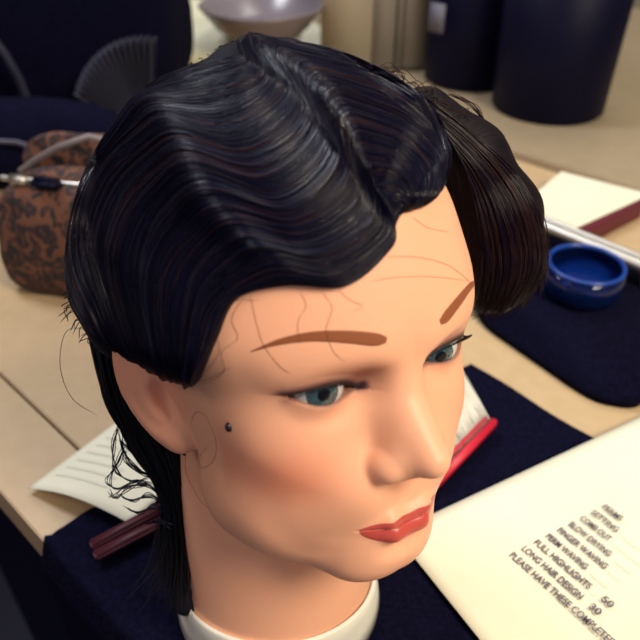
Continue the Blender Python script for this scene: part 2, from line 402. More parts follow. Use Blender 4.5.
# the swept mass on the far side
bp_ = [((425,118),38.2,1.7),((468,160),39.0,2.1),((496,215),39.8,2.45),((498,262),40.4,2.3),((496,290),40.8,1.5)]
bc = [((CL+rays(np.array([p],float))[0]*d), r) for p, d, r in bp_]
def lockf(p):
    d = None
    for (a, ra), (b, rb) in zip(bc[:-1], bc[1:]):
        e = cap(p, a, b, ra, rb); d = e if d is None else smin(d, e, .8)
    inner = cap(p, (4.5,-.5,8), (6.3,1.5,2), 2.5, 2.2)
    return smin(d, inner, 1.6)
V3, Q3 = iso(lambda p: lockf(p)+.12, axis((0,17,.3)), axis((-9,6,.3)), axis((-4,13,.3)), 2)
LOCK = mesh_obj('side_lock', V3, Q3, m_lock, HAIR, uv=np.stack([V3[:,1]/14, V3[:,2]/18], -1))
LG = np.array([
 [(392,80),(435,104),(478,138),(518,178),(541,222),(546,264),(528,300)],
 [(402,88),(440,118),(478,152),(508,190),(526,232),(528,272),(508,308)],
 [(416,100),(448,136),(478,172),(499,212),(509,252),(506,286),(494,311)],
 [(430,112),(456,150),(476,186),(488,222),(494,256),(492,286),(484,312)],
 [(444,126),(464,165),(474,200),(479,232),(481,260),(480,286),(474,310)]], float)
Lp = cr(cr(LG, np.linspace(0,1,22),0), np.linspace(0,1,40),1)
L0 = cast(lockf, Lp.reshape(-1,2), 60).reshape(22,40,3); LN = grad(lockf, L0)
La = cr(cr(L0, np.linspace(0,1,90),0), np.linspace(0,1,110),1); Ln = cr(cr(LN, np.linspace(0,1,90),0), np.linspace(0,1,110),1)
Ul, Tl = np.meshgrid(np.linspace(0,1,90), np.linspace(0,1,110), indexing='ij')
La = La+Ln*(.06*noise1(Ul+.02*np.sin(Tl*5), 11, 34))[...,None]
uvl = np.stack([Ul,Tl],-1).reshape(-1,2); Vl, Fl = shell(La, Ln, .2)
mesh_obj('lock_surface', Vl, Fl, m_lock, HAIR, uv=np.concatenate([uvl,uvl]))
S2 = []; S2b = []
for k in range(420):
    i = random.uniform(0,88.9); a = random.randint(0,45); b = min(109, a+random.randint(35,100)); idx = np.linspace(a,b,30)
    u_ = np.clip(i+2.2*np.sin(idx*.05+random.uniform(0,6)),0,88.9); ia = u_.astype(int); fa = (u_-ia)[:,None]; jb = idx.astype(int)
    q = La[ia,jb]*(1-fa)+La[np.minimum(ia+1,89),jb]*fa+Ln[ia,jb]*(.02+.09*random.random()*np.linspace(0,1,30)[:,None])
    if b > 100: q = np.concatenate([q, q[-1:]+(q[-1:]-q[-3:-2])*np.linspace(.3,random.uniform(.5,1.4),4)[:,None]+np.array([-.12,.05,0])*np.arange(4)[:,None]])
    (S2 if random.random() < .5 else S2b).append(q)
tubes('lock_strands', S2, .016, m_str, HAIR); tubes('brown_strands', S2b, .016, m_brn, HAIR)
# free strands described by sight line and distance
def free(pts, depth, n=24): 
    q = cr(np.array(pts,float), np.linspace(0,1,n)); dd = np.interp(np.linspace(0,1,n), np.linspace(0,1,len(depth)), depth)
    return CL+rays(q)*dd[:,None]
S3 = []
for k in range(14):
    j = lambda s=2.: random.gauss(0,s)
    S3.append(free([(448+j(),92+j()),(470+j(),104+j(1)),(484+j(1.2),122+j(1)),(492+j(1),140),(496+j(1),153+j(3))], [38.5,39.5]))
for k in range(26):
    o = random.uniform(-5,9); j = lambda s=2.5: random.gauss(0,s)
    S3.append(free([(478+o+j(),136+j()),(512+o+j(),172+j()),(534+o*.8+j(1.5),210+j()),(543+o*.7+j(1.5),250+j()),(541+o*.6+j(),285+j(6))], [38.5,40.5]))
for k in range(34):                               # fuzz along the parting
    x = random.uniform(365,455); yy = np.interp(x,[365,392,430,470],[68,82,104,132]); j = random.gauss
    S3.append(free([(x,yy+3),(x+6+j(0,3),yy-3+j(0,2)),(x+14+j(0,5),yy-5+j(0,4)),(x+22+j(0,7),yy+4+j(0,6))], [36.5,37.5], 10))
tubes('flyaway_strands', S3, .02, m_brn, HAIR)
# hair hanging behind the ear and neck
S4 = []; S4b = []
lg = np.array([[(84,300),(92,345),(106,400),(134,450),(160,495),(168,555),(160,625)],[(140,330),(152,385),(168,430),(182,470),(188,510),(190,560),(192,630)]], float)
for k in range(620):
    w = random.random()**1.1; g = lg[0]*(1-w)+lg[1]*w+np.random.default_rng(k).normal(size=(7,2))*1.6; e = random.uniform(.55,1)
    if w < .45 and random.random() < .5: g[-1] += (random.uniform(-45,0), random.uniform(-30,0)); g[-2] += (random.uniform(-16,0), 0)
    dp = 39.4+random.uniform(0,2.6); q = free(g, [dp,dp+.3,dp+2.3,dp+4.5], 40)[:int(40*e)]
    (S4 if random.random() < .8 else S4b).append(q)
tubes('back_hair', S4, .045, m_dark, HAIR); tubes('back_hair_brown', S4b, .03, m_brn, HAIR)
def hangf(p):
    c = [((118,365),41.5,1.0),((150,425),42.5,1.25),((176,480),43.6,1.2),((183,540),44.6,1.0),((187,600),45.6,.9)]
    q = [(CL+rays(np.array([a],float))[0]*b, r) for a,b,r in c]; d = None
    for (a,ra),(b,rb) in zip(q[:-1],q[1:]):
        e = cap(p,a,b,ra,rb); d = e if d is None else smin(d,e,.5)
    return d
V5, Q5 = iso(hangf, axis((-11,-1,.3)), axis((-2,9,.3)), axis((-17,4,.3)), 1)
mesh_obj('hanging_lock', V5, Q5, m_dark, HAIR)
S5 = []
for pts in [[(118,425),(112,450),(116,470),(132,480),(150,478)],[(118,430),(124,455),(140,470),(158,478),(168,490)],[(165,500),(145,486),(128,487),(115,497),(110,490)],[(170,512),(150,497),(132,500),(120,494)],[(172,520),(155,508),(138,512),(126,506)],[(120,440),(130,452),(146,456),(160,470)],[(124,445),(118,462),(108,480),(118,488),(136,482),(156,484)],[(172,530),(158,522),(146,524)],[(158,480),(140,474),(128,462),(124,446)]]:
    for k in range(5): S5.append(free(np.array(pts)+np.random.default_rng(k).normal(size=(len(pts),2))*1.8, [41,42]))
tubes('curled_ends', S5, .03, m_str, HAIR)
# small curls and flicks on the outline
S6 = []
out = np.array([(62,300),(66,240),(80,185),(104,140),(134,100),(172,72),(206,50),(240,36)], float)
for k in range(70):
    w = random.random(); c = cr(out, [w])[0]; rr = random.uniform(1.2,3); a0 = random.uniform(0,6)
    q = [c+np.array([4+rr*math.cos(a0+s)*1.2, 4+rr*math.sin(a0+s)]) for s in np.linspace(0,random.uniform(2,4.5),10)]
    S6.append(free(q, [43-5*abs(w-.3) if False else np.interp(w,[0,.5,1],[38.5,41.5,41])], 12))
for k in range(26):
    x = random.uniform(64,112); yy = np.interp(x,[64,80,112],[300,328,350]); j = random.gauss
    S6.append(free([(x+18,yy-14),(x+6,yy-4+j(0,2)),(x-2+j(0,3),yy+j(0,3)),(x-3+j(0,5),yy+6+j(0,4))], [38.2,38.4], 10))
tubes('curly_flyaways', S6, .03, m_str, HAIR)
# fine strays stuck to the skin
S7 = []
for pts in [[(383,257),(415,257),(445,264),(464,277),(473,287)],[(372,281),(400,277),(435,277),(470,281)],[(412,217),(428,228),(450,232)],[(250,292),(256,320),(264,345),(280,366),(292,374)],
  [(322,292),(332,308),(326,330),(334,352),(346,362)],[(300,292),(306,306),(298,322),(300,345)],[(338,290),(350,300),(362,306),(352,312)],[(245,296),(232,318),(238,338),(222,352),(224,372),(200,386)],
  [(228,306),(216,330),(220,350),(206,372),(190,386)],[(186,384),(210,378),(232,366)],[(190,425),(196,412),(206,416),(216,440),(214,460),(202,468),(200,456),(210,444)],[(188,440),(186,470),(200,500),(212,510)],[(260,300),(230,302),(214,322)]]:
    q = cast(headn, cr(np.array(pts,float), np.linspace(0,1,26))); S7.append(q+grad(headn,q)*.02)
tubes('stray_hairs', S7, .0075, mat('stray_hair', (.20,.05,.03), .5), HAIR)
tubes('stray_lock', [free([(105,345),(86,330),(66,332),(60,365),(72,398),(98,416)], [39,40])], .022, mat('pale_strand', (.10,.09,.08), .4), HAIR)
tubes('stray_lock', [free([(110,210),(92,222),(84,245),(92,272)], [37.5,37.3])], .018, mat('grey_strand', (.30,.30,.33), .4), HAIR)
HEAD.matrix_world = Matrix(hw.tolist())
# ------------------------------------------------------------------ things around the head (metres)
def slab(name, pts, z0, z1, m, parent=None, bev=.0, smooth=False, z_of=None):   # prism over a polygon of (x,y)
    bm = bmesh.new(); vs = [bm.verts.new((p[0],p[1],z0)) for p in pts]; f = bm.faces.new(vs)
    if f.normal.z > 0 or True: bm.normal_update()
    if f.normal.z < 0: f.normal_flip()
    r = bmesh.ops.extrude_face_region(bm, geom=[f]); up = [v for v in r['geom'] if isinstance(v, bmesh.types.BMVert)]
    for v in up: v.co.z = z1
    bmesh.ops.recalc_face_normals(bm, faces=bm.faces)
    if bev: bmesh.ops.bevel(bm, geom=list(bm.edges), offset=bev, segments=3, affect='EDGES', clamp_overlap=True)
    me = bpy.data.meshes.new(name); bm.to_mesh(me); bm.free(); me.materials.append(m)
    if smooth: me.polygons.foreach_set('use_smooth', [True]*len(me.polygons))
    o = bpy.data.objects.new(name, me); COL.objects.link(o)
    if parent: o.parent = parent
    return o
def box(name, c, s, m, parent=None, bev=.002, rz=0, rx=0, smooth=True, sub=0):
    bm = bmesh.new(); bmesh.ops.create_cube(bm, size=1); bmesh.ops.scale(bm, vec=s, verts=bm.verts)
    if bev: bmesh.ops.bevel(bm, geom=list(bm.edges), offset=bev, segments=4, affect='EDGES', clamp_overlap=True)
    me = bpy.data.meshes.new(name); bm.to_mesh(me); bm.free(); me.materials.append(m)
    if smooth: me.polygons.foreach_set('use_smooth', [True]*len(me.polygons))
    o = bpy.data.objects.new(name, me); COL.objects.link(o); o.location = c; o.rotation_euler = (rx,0,rz)
    if parent: o.parent = parent
    return o
def lathe(name, prof, m, parent=None, seg=64, loc=(0,0,0), oval=(1,1)):
    prof = np.array(prof, float); n = len(prof); ph = np.arange(seg)*2*PI/seg
    V = np.stack([prof[:,0][:,None]*np.cos(ph)*oval[0], prof[:,0][:,None]*np.sin(ph)*oval[1], prof[:,1][:,None]+0*ph], -1).reshape(-1,3)
    i = np.arange(n-1)[:,None]*seg; j = np.arange(seg)[None]; j2 = (j+1)%seg
    o = mesh_obj(name, V, np.stack([i+j, i+j2, i+seg+j2, i+seg+j], -1).reshape(-1,4), m, parent, scale=1); o.location = loc; return o
def grid_obj(name, P, m, th=.0006, parent=None):
    nu, nt = P.shape[:2]; N = np.cross(np.gradient(P, axis=0), np.gradient(P, axis=1)); N /= np.linalg.norm(N, axis=-1, keepdims=True)+1e-12
    if N[...,2].mean() < 0: N = -N
    V, Fc = shell(P, N, th); return mesh_obj(name, V, Fc, m, parent, scale=1)
def tube1(name, P, r, m, parent=None, sides=10):
    o = tubes(name, [np.asarray(P, float)], r, m, parent, sides, taper=False); o.data.transform(Matrix.Scale(100,4)); return o
def tb(px, py, z=0.0): return table(px, py, z)
def noise_mat(name, c1, c2, scale, rough=.5, detail=3, bump=0, lo=.35, hi=.65):
    m = mat(name, c1, rough, 0, .35); n, l, b = nodes(m); tc = n.new('ShaderNodeTexCoord'); nz = n.new('ShaderNodeTexNoise'); nz.inputs['Scale'].default_value = scale; nz.inputs['Detail'].default_value = detail
    rp = n.new('ShaderNodeValToRGB'); rp.color_ramp.elements[0].color = (*c1,1); rp.color_ramp.elements[1].color = (*c2,1); rp.color_ramp.elements[0].position = lo; rp.color_ramp.elements[1].position = hi
    l.new(tc.outputs['Object'], nz.inputs['Vector']); l.new(nz.outputs[0], rp.inputs[0]); l.new(rp.outputs[0], b.inputs['Base Color'])
    if bump:
        bp = n.new('ShaderNodeBump'); bp.inputs['Strength'].default_value = bump; bp.inputs['Distance'].default_value = .002; l.new(nz.outputs[0], bp.inputs['Height']); l.new(bp.outputs[0], b.inputs['Normal'])
    return m
NAVY = (.0035,.0035,.018)
m_counter = noise_mat('counter_laminate', (.50,.36,.205), (.53,.385,.225), 60, .42)
m_counter2 = noise_mat('far_laminate', (.34,.27,.175), (.37,.29,.19), 50, .4)
m_strip = mat('counter_edge', (.62,.50,.30), .4)
m_cloth = noise_mat('black_cloth', (.002,.002,.010), (.004,.004,.018), 300, .95, 2, .5); m_cloth.node_tree.nodes['Principled BSDF'].inputs['Specular IOR Level'].default_value = .06
m_black = mat('black_plastic', (.003,.003,.016), .5, 0, .1)
m_floor = noise_mat('floor_vinyl', (.004,.004,.02), (.006,.006,.026), 5, .6)
m_wall = noise_mat('wall_paint', (.42,.36,.27), (.44,.38,.285), 3, .8)
# the setting
fl = slab('floor', [(-3,-1.5),(3,-1.5),(3,3),(-3,3)], -.93, -.9, m_floor); tag(fl, kind='structure')
wl = slab('wall_back', [(-3,2.9),(3,2.9),(3,3.0),(-3,3.0)], -.9, 2.5, m_wall); tag(wl, kind='structure')
for n_, x_ in (('wall_left',-3.1),('wall_right',3.0)):
    q_ = slab(n_, [(x_,-1.5),(x_+.1,-1.5),(x_+.1,3.0),(x_,3.0)], -.9, 2.5, m_wall); tag(q_, kind='structure')
# counters: near edge and seam run the same way
e0, e1 = tb(25,520), tb(110,618); de = (e1-e0)/np.linalg.norm(e1-e0); nn = np.array([-de[1],de[0],0])
if nn[1] < 0: nn = -nn
s0 = tb(22,395); ds = (tb(78,445)-s0); ds /= np.linalg.norm(ds); wseam = float((s0-e0)@nn)
L_ = lambda o, a: (o+de*a)[:2]
t = empty('counter', (e0[0],e0[1],0)); tag(t, 'long tan laminate counter under the mannequin head and papers', 'counter')
def local(o):                                    # child meshes built in world coordinates stay put
    o.location = (o.location.x-t.location.x, o.location.y-t.location.y, o.location.z-t.location.z); return o
f0 = e0
local(slab('edge_board', [L_(e0,-.5), L_(e0,.9), L_(e0+nn*(wseam-.0012),.9), L_(e0+nn*(wseam-.0012),-.5)], -.04, 0, m_counter, t, .0012))
R0, R1 = tb(497,153), tb(617,192); dr = (R1-R0)/np.linalg.norm(R1-R0)
far0 = R0; wf = float((R0-e0)@nn)
local(slab('worktop', [L_(e0+nn*(wseam+.0012),-.5), L_(e0+nn*(wseam+.0012),1.1), L_(e0+nn*wf,1.1), L_(e0+nn*wf,-.9)], -.04, 0, m_counter, t, .0012))
local(slab('counter_base', [L_(e0+nn*.04,-.45), L_(e0+nn*.04,.85), L_(e0+nn*(wf-.02),.85), L_(e0+nn*(wf-.02),-.45)], -.9, -.041, m_black, t))
t2 = slab('rear_counter', [L_(e0+nn*(wf+.002),-1.0), L_(e0+nn*(wf+.002),.75), L_(e0+nn*(wf+.95),.75), L_(e0+nn*(wf+.95),-1.0)], -.9, .012, m_counter2, None, .002)
tag(t2, 'grey beige rear counter carrying two black bins and the cabinet', 'counter')
# collar and base of the mannequin neck
top = []; bot = []
for k in range(72):
    a = k*2*PI/72; top.append(h2w(np.array([6.05*math.cos(a), 3.0+6.05*math.sin(a), -16.6-.3*math.cos(a)]))); 
tc_ = np.mean(top, 0); 
inv = np.linalg.inv(hw)
def hl(P): P = np.asarray(P); return P @ inv[:3,:3].T + inv[:3,3]
top = np.array(top); rings = []
for k, (g, zf, s) in enumerate([(0,0,.955),(0,0,1.0),(0,.0,1.03),(.25,.3,1.045),(.6,.65,1.06),(1,1,1.09),(1,1,.2)]):
    ring = tc_+(top-tc_)*s; ring = ring.copy(); ring[:,2] = ring[:,2]*(1-zf)+.0105*zf
    if k == 0: ring[:,2] -= .01
    if k == 2: ring[:,2] -= .003
    rings.append(ring)
m_white = noise_mat('white_plastic', (.76,.74,.64), (.80,.78,.68), 40, .5)
V = hl(np.array(rings).reshape(-1,3)); i = np.arange(6)[:,None]*72; j = np.arange(72)[None]; j2 = (j+1)%72
mesh_obj('neck_collar', V, np.stack([i+j,i+j2,i+72+j2,i+72+j],-1).reshape(-1,4), m_white, HEAD, scale=1)
# black towel under the head, hanging over the near edge
A, B, C2, D2 = tb(50,541), tb(86,518), tb(470,368), tb(592,443)
def cloth_pt(u, v):                              # u along, v towards the room
    back = B*(1-u)+C2*u; fronte = (B+(A-B)*11)*(1-u)+(C2+(D2-C2)*3.6)*u
    return back*(1-v)+fronte*v
n1, n2 = 90, 70; P = np.zeros((n1,n2,3))
for a in range(n1):
    for b in range(n2):
        u, v = a/(n1-1), b/(n2-1); q = cloth_pt(u, v); q = q.copy()
        q[:2] += .0025*np.array([math.sin(v*23), math.sin(u*31)])*(1-abs(2*u-1)*.3)
        dd = float((q-e0)@nn); q[2] = .007+.0012*math.sin(u*17+v*6)+.0012*math.sin(u*41-v*23)*(v)
        if dd < 0: q = q-nn*dd+np.array([0,0,dd*.94])-nn*.008*min(1,-dd*30)
        elif dd < .01: q[2] -= .001
        P[a,b] = q
tw = grid_obj('towel', P, m_cloth, .004); tag(tw, 'black towel spread under the mannequin head', 'towel')
# big price sheet
m_paper = noise_mat('paper', (.80,.78,.60), (.83,.81,.64), 12, .7); m_ink = mat('ink', (.09,.07,.10), .6); m_ink2 = mat('faint_ink', (.38,.36,.29), .6)
zp = .0125
c0 = tb(394,532,zp); uu = tb(617,428,zp)-c0; uu /= np.linalg.norm(uu); vv = tb(462,617,zp)-c0; vv /= np.linalg.norm(vv); vv = vv-uu*(uu@vv)*.0
P = np.array([[c0+uu*.279*a/30+vv*.216*b/24+np.array([0,0,.0012*math.sin(a*.25)*math.sin(b*.3)]) for b in range(25)] for a in range(31)])
sheet = grid_obj('price_sheet', P, m_paper, .0003); tag(sheet, 'large printed sheet of salon services lying below the chin', 'paper')
def text(s, org, dx, up, h, m, parent, width=None, z=.0016):
    cu = bpy.data.curves.new('lettering', 'FONT'); cu.body = s; cu.size = 1; cu.offset = .022
    o = bpy.data.objects.new('lettering', cu); COL.objects.link(o); bpy.context.view_layer.update()
    me = bpy.data.meshes.new_from_object(o.evaluated_get(bpy.context.evaluated_depsgraph_get())); COL.objects.unlink(o); bpy.data.objects.remove(o)
    v = np.empty(len(me.vertices)*3); me.vertices.foreach_get('co', v); v = v.reshape(-1,3); w_ = v[:,0].max()-v[:,0].min()
    sx = (width/w_) if width else h; v2 = org+v[:,:1]*sx*dx+v[:,1:2]*h*up+np.array([0,0,z]); me.vertices.foreach_set('co', v2.ravel()); me.update(); me.name = 'lettering'
    me.materials.append(m); r = bpy.data.objects.new('lettering', me); COL.objects.link(r); r.parent = parent; return w_*sx
ln0 = tb(508,557,zp); dtx = tb(576,617,zp)-ln0; dtx /= np.linalg.norm(dtx); upx = np.array([-dtx[1],dtx[0],0]); sp_ = (tb(520.3,550.6,zp)-ln0)
wPL = np.linalg.norm(tb(546,590,zp)-ln0)/10.6    # per character
lines = ['PLEASE HAVE THESE COMPLETED', 'LONG HAIR DESIGN', 'FULL HIGHLIGHTS', 'PERM WAVING', 'FINGER WAVING', 'BLOW DRYING', 'COMB OUT', 'SETTING', 'PERMS']
for k, s in enumerate(lines):
    o_ = ln0+sp_*k; wd = wPL*len(s); text(s, o_, dtx, upx, np.linalg.norm(sp_)*.72, m_ink, sheet, wd)
    xp = np.linalg.norm(tb(587,604,zp)-tb(521,546.5,zp))
    if 0 < k < 8:
        a_ = o_+dtx*(wd+.003); b_ = o_+dtx*(xp-.003); g = upx*.0004
        if b_@dtx > a_@dtx: mesh_obj('rule_line', [a_+[0,0,.0016], b_+[0,0,.0016], b_+g+[0,0,.0016], a_+g+[0,0,.0016]], [(0,1,2,3)], m_ink2, sheet, False, scale=1)
        if k < 3: text('30' if k == 1 else '50', o_+dtx*xp, dtx, upx, np.linalg.norm(sp_)*.72, m_ink, sheet)
# left paper
zq = .001
a0, b0, d0 = tb(28,489,.004), tb(131,527,.011), tb(110,428,.004); P = np.zeros((20,16,3))
ad = (d0-a0)/np.linalg.norm(d0-a0)
for i_ in range(20):
    for j_ in range(16):
        u, v = i_/19, j_/15; q = a0+(b0-a0)*u+ad*.14*v; q[2] = .003+.010*u+.009*math.sin(PI*u)*(1-v)+.002; P[i_,j_] = q
lp = grid_obj('leaflet', P, m_paper, .0003); tag(lp, 'small white printed leaflet on the counter left of the neck', 'paper')
m_gr = mat('grey_print', (.74,.72,.58), .6)
lu = (b0-a0); lu[2] = 0; lu /= np.linalg.norm(lu)
for k in range(11):
    f = .12+.07*k; n = 26; row = []
    us_ = np.linspace(.10,.62-.02*(k%3),n)
    top_ = np.array([[*(a0+(b0-a0)*u+ad*.14*f)[:2], .0056+.010*u+.009*math.sin(PI*u)*(1-f)] for u in us_]); bot_ = top_+ad*.0022; 
    Vv = np.concatenate([top_,bot_]); mesh_obj('print_row', Vv, [(q, q+1, q+1+n, q+n) for q in range(n-1)], m_gr, lp, False, scale=1)
# far paper, maroon folder, rail
zz_ = .02
T_, Lf, Bt = tb(560,178,.014), tb(520,212,.014), tb(572,236,.014)
pp = [T_, Lf, Lf+(Bt-Lf)*1.0, T_+(Bt-Lf)*1.0]; ex = (tb(617,195,.014)-T_)
pp = [T_, Lf, Bt, tb(648,201,.014)]
fp = slab('note_paper', [q[:2] for q in pp[:3]]+[q[:2] for q in pp[3:]], .0225, .0235, m_paper); tag(fp, 'blank white sheet by the metal rail at the right', 'paper')
fo = [tb(548,238), tb(560,222), tb(640,206), tb(640,218), tb(585,247)]
fd = slab('folder', [q[:2] for q in fo], .0, .0215, mat('maroon_card', (.11,.008,.02), .5), None, .001); tag(fd, 'dark maroon folder lying under the blank white sheet', 'folder')
m_steel = mat('brushed_metal', (.55,.53,.48), .35, .9)
ra, rb = tb(500,208,.035), tb(660,274,.035)
rl = empty('metal_rail', (ra[0],ra[1],0)); tag(rl, 'slim grey metal rail running above the blue jar', 'rail')
off = np.array([ra[0],ra[1],0])
tube1('rail_bar', [ra-off, rb-off], .0068, m_steel, rl, 16); tube1('rail_bar', [ra-off+[0.006,.016,0], rb-off+[0.006,.016,0]], .004, m_steel, rl, 12)
for g in (.02,.97):
    q = ra+(rb-ra)*g-off; box('rail_post', (q[0]+.003,q[1]+.008,.0175), (.016,.02,.034), m_steel, rl, .001)
# blue jar of disinfectant
m_blue = mat('blue_liquid', (.003,.02,.16), .08, 0, .6, Transmission_Weight=.3, IOR=1.35)
m_glass = mat('jar_glass', (.02,.07,.35), .04, 0, .6, Transmission_Weight=.9, IOR=1.45)
jl = tb(586,324); jy = (jl[0]+.002, jl[1]+.040, .013)
jr = empty('glass_jar', jy); tag(jr, 'blue glass jar standing in front of the metal rail', 'jar')
lathe('jar_body', [(0,.0),(.036,.0),(.040,.005),(.041,.012),(.041,.024),(.039,.029),(.037,.031),(.0355,.031),(.037,.028),(.039,.024),(.039,.012),(.038,.007),(.035,.003),(0,.003)], m_glass, jr)
lathe('blue_fluid', [(0,.004),(.034,.004),(.0372,.008),(.0383,.013),(.0383,.019),(0,.019)], m_blue, jr)
lathe('jar_rim', [(.0365,.031),(.0385,.0318),(.0395,.0335),(.0385,.035),(.0365,.0355),(.035,.034),(.035,.0315),(.0365,.031)], mat('blue_rim', (.008,.05,.3), .25), jr)
# black padded case
cs = [tb(470,292), tb(524,222), tb(548,236), tb(680,296), tb(640,412), tb(596,404), tb(575,392), tb(480,326)]
def rnd(pts, r=.02, n=6):
    out = []; m = len(pts)
    for k in range(m):
        p0, p1, p2 = pts[k-1], pts[k], pts[(k+1)%m]; a = (p0-p1)/np.linalg.norm(p0-p1); b = (p2-p1)/np.linalg.norm(p2-p1)
        rr = min(r, .45*np.linalg.norm(p0-p1), .45*np.linalg.norm(p2-p1)); s, e = p1+a*rr, p1+b*rr
        for g in np.linspace(0,1,n): out.append((1-g)**2*s+2*g*(1-g)*p1+g*g*e)
    return out
ccs = [np.array(q[:2]) for q in cs]
ck = slab('tool_case', rnd(ccs), .0, .012, m_cloth, None, .003, True); tag(ck, 'flat black case with rounded corner in front of the blue jar', 'case')
# brush with red handle
m_red = mat('red_plastic', (.62,.02,.05), .35); m_brl = mat('white_bristle', (.72,.70,.62), .5)
h0, h1 = tb(440,490,.012), tb(498,428,.012); bd = (h1-h0); bl = np.linalg.norm(bd); bd /= bl; bn = np.array([-bd[1],bd[0],0]); rz = math.atan2(bd[1],bd[0])
br = empty('styling_brush', (h0[0],h0[1],0)); tag(br, 'red handled brush with white bristles on the black towel', 'brush')
br.rotation_euler[2] = rz
box('brush_back', (bl/2,.004,.0155), (bl,.0055,.010), m_red, br, .0008); box('brush_back', (bl/2,.0115,.0145), (bl,.0022,.008), m_red, br, .0006)
box('handle', (-.055,.010,.0165), (.11,.012,.010), m_red, br, .003)
Bq = []
for a in range(26):
    for b in range(7):
        for c in range(5):
            x = .003+(bl-.004)*a/25+random.gauss(0,.0006); yy = .007+.0022*b; lean = .22+.35*(a/25-.4)
            sp3 = np.array([x+random.gauss(0,.0006), yy, .015]); L3 = .036+.005*math.sin(a*1.35)
            Bq.append([sp3+np.array([lean*L3*g+.0015*math.sin(a*1.35)*g, L3*g*.9, L3*g*.35+.0025*b*g]) for g in (0,.5,1)])
o = tubes('bristles', Bq, .0005, m_brl, br); o.data.transform(Matrix.Scale(100,4)); o['kind'] = 'stuff'
# dark red clip
k0, k1 = tb(92,553,.014), tb(172,512,.014); kd = k1-k0; kl = np.linalg.norm(kd); rz = math.atan2(kd[1],kd[0])
cl = empty('hair_clip', (k0[0],k0[1],.0)); cl.rotation_euler[2] = rz; tag(cl, 'dark red plastic hair clip on the towel left of the neck', 'hair clip')
m_mar = mat('dark_red_plastic', (.06,.004,.015), .5)
box('clip_arm', (kl/2,-.0045,.0155), (kl,.0085,.005), m_mar, cl, .0015); box('clip_arm', (kl/2,.0055,.0155), (kl*.97,.008,.006), m_mar, cl, .0015, rz=.03); 
# leopard handbag
def leopard():
    m = mat('leopard_fabric', (.4,.15,.05), .8); n, l, b = nodes(m); tc = n.new('ShaderNodeTexCoord'); mp = n.new('ShaderNodeMapping'); mp.inputs['Scale'].default_value = (1,1,.75); mp.inputs['Rotation'].default_value = (0,.5,0)
    nz = n.new('ShaderNodeTexNoise'); nz.inputs['Scale'].default_value = 40; mx = n.new('ShaderNodeMixRGB'); mx.inputs[0].default_value = .035
    vo = n.new('ShaderNodeTexVoronoi'); vo.inputs['Scale'].default_value = 100
    l.new(tc.outputs['Object'], nz.inputs['Vector']); l.new(tc.outputs['Object'], mp.inputs[0]); l.new(mp.outputs[0], mx.inputs[1]); l.new(nz.outputs['Color'], mx.inputs[2]); l.new(mx.outputs[0], vo.inputs['Vector'])
    rp = n.new('ShaderNodeValToRGB'); cr_ = rp.color_ramp; cr_.elements[0].position = 0; cr_.elements[0].color = (.10,.04,.025,1); cr_.elements[1].position = 1; cr_.elements[1].color = (.13,.05,.028,1)
    for p_, c_ in ((.2,(.07,.025,.014,1)),(.28,(.012,.008,.012,1)),(.47,(.012,.008,.012,1)),(.58,(.12,.045,.025,1))):
        e = cr_.elements.new(p_); e.color = c_
    l.new(vo.outputs['Distance'], rp.inputs[0]); l.new(rp.outputs[0], b.inputs['Base Color']); return m
m_leo = leopard(); m_leo2 = m_leo
bx = tb(42,292); bg = empty('handbag', (bx[0]+.10, bx[1]+.015, 0), -.2); tag(bg, 'leopard print handbag standing on the counter at left', 'handbag')
def puff(name, c, s, m, parent, p=4, bulge=.0, n=40, rx=0):
    th = np.linspace(0,PI,n); ph = np.linspace(0,2*PI,2*n); e = 2/p
    f = lambda w: np.sign(w)*np.abs(w)**e
    X = f(np.sin(th))[:,None]*f(np.cos(ph)); Y = f(np.sin(th))[:,None]*f(np.sin(ph)); Z = np.repeat(f(np.cos(th))[:,None], 2*n, 1)
    P = np.stack([X*(1-.12*(Z>0)*Z),Y*(1-.35*np.clip(Z,0,1)),Z],-1)*np.array(s)
    P += (np.sin(X*9)*np.cos(Z*7))[...,None]*np.array([0,.002,0])
    o = mesh_obj(name, P.reshape(-1,3), sheet_faces(n,2*n)[:,::-1], m, parent, scale=1); o.location = c; o.rotation_euler[0] = rx; return o
puff('bag_body', (0,0,.062), (.135,.05,.062), m_leo, bg, 6)
puff('flap', (-.045,.045,.118), (.085,.012,.032), m_leo, bg, 3)
tube1('zip', [(-.12,-.012,.121),(-.05,-.018,.124),(.02,-.018,.125),(.12,-.012,.121)], .0028, m_steel, bg)
box('clasp', (-.062,-.026,.127), (.032,.012,.012), m_black, bg, .004)
tube1('strap', [(-.105,.0,.124),(-.085,-.002,.138),(-.055,-.004,.155),(-.02,-.002,.168),(.02,.01,.155),(.035,.02,.122)], .0035, mat('grey_strap', (.16,.13,.13), .5), bg)
box('clasp_ring', (-.093,-.024,.126), (.022,.006,.014), m_steel, bg, .003)
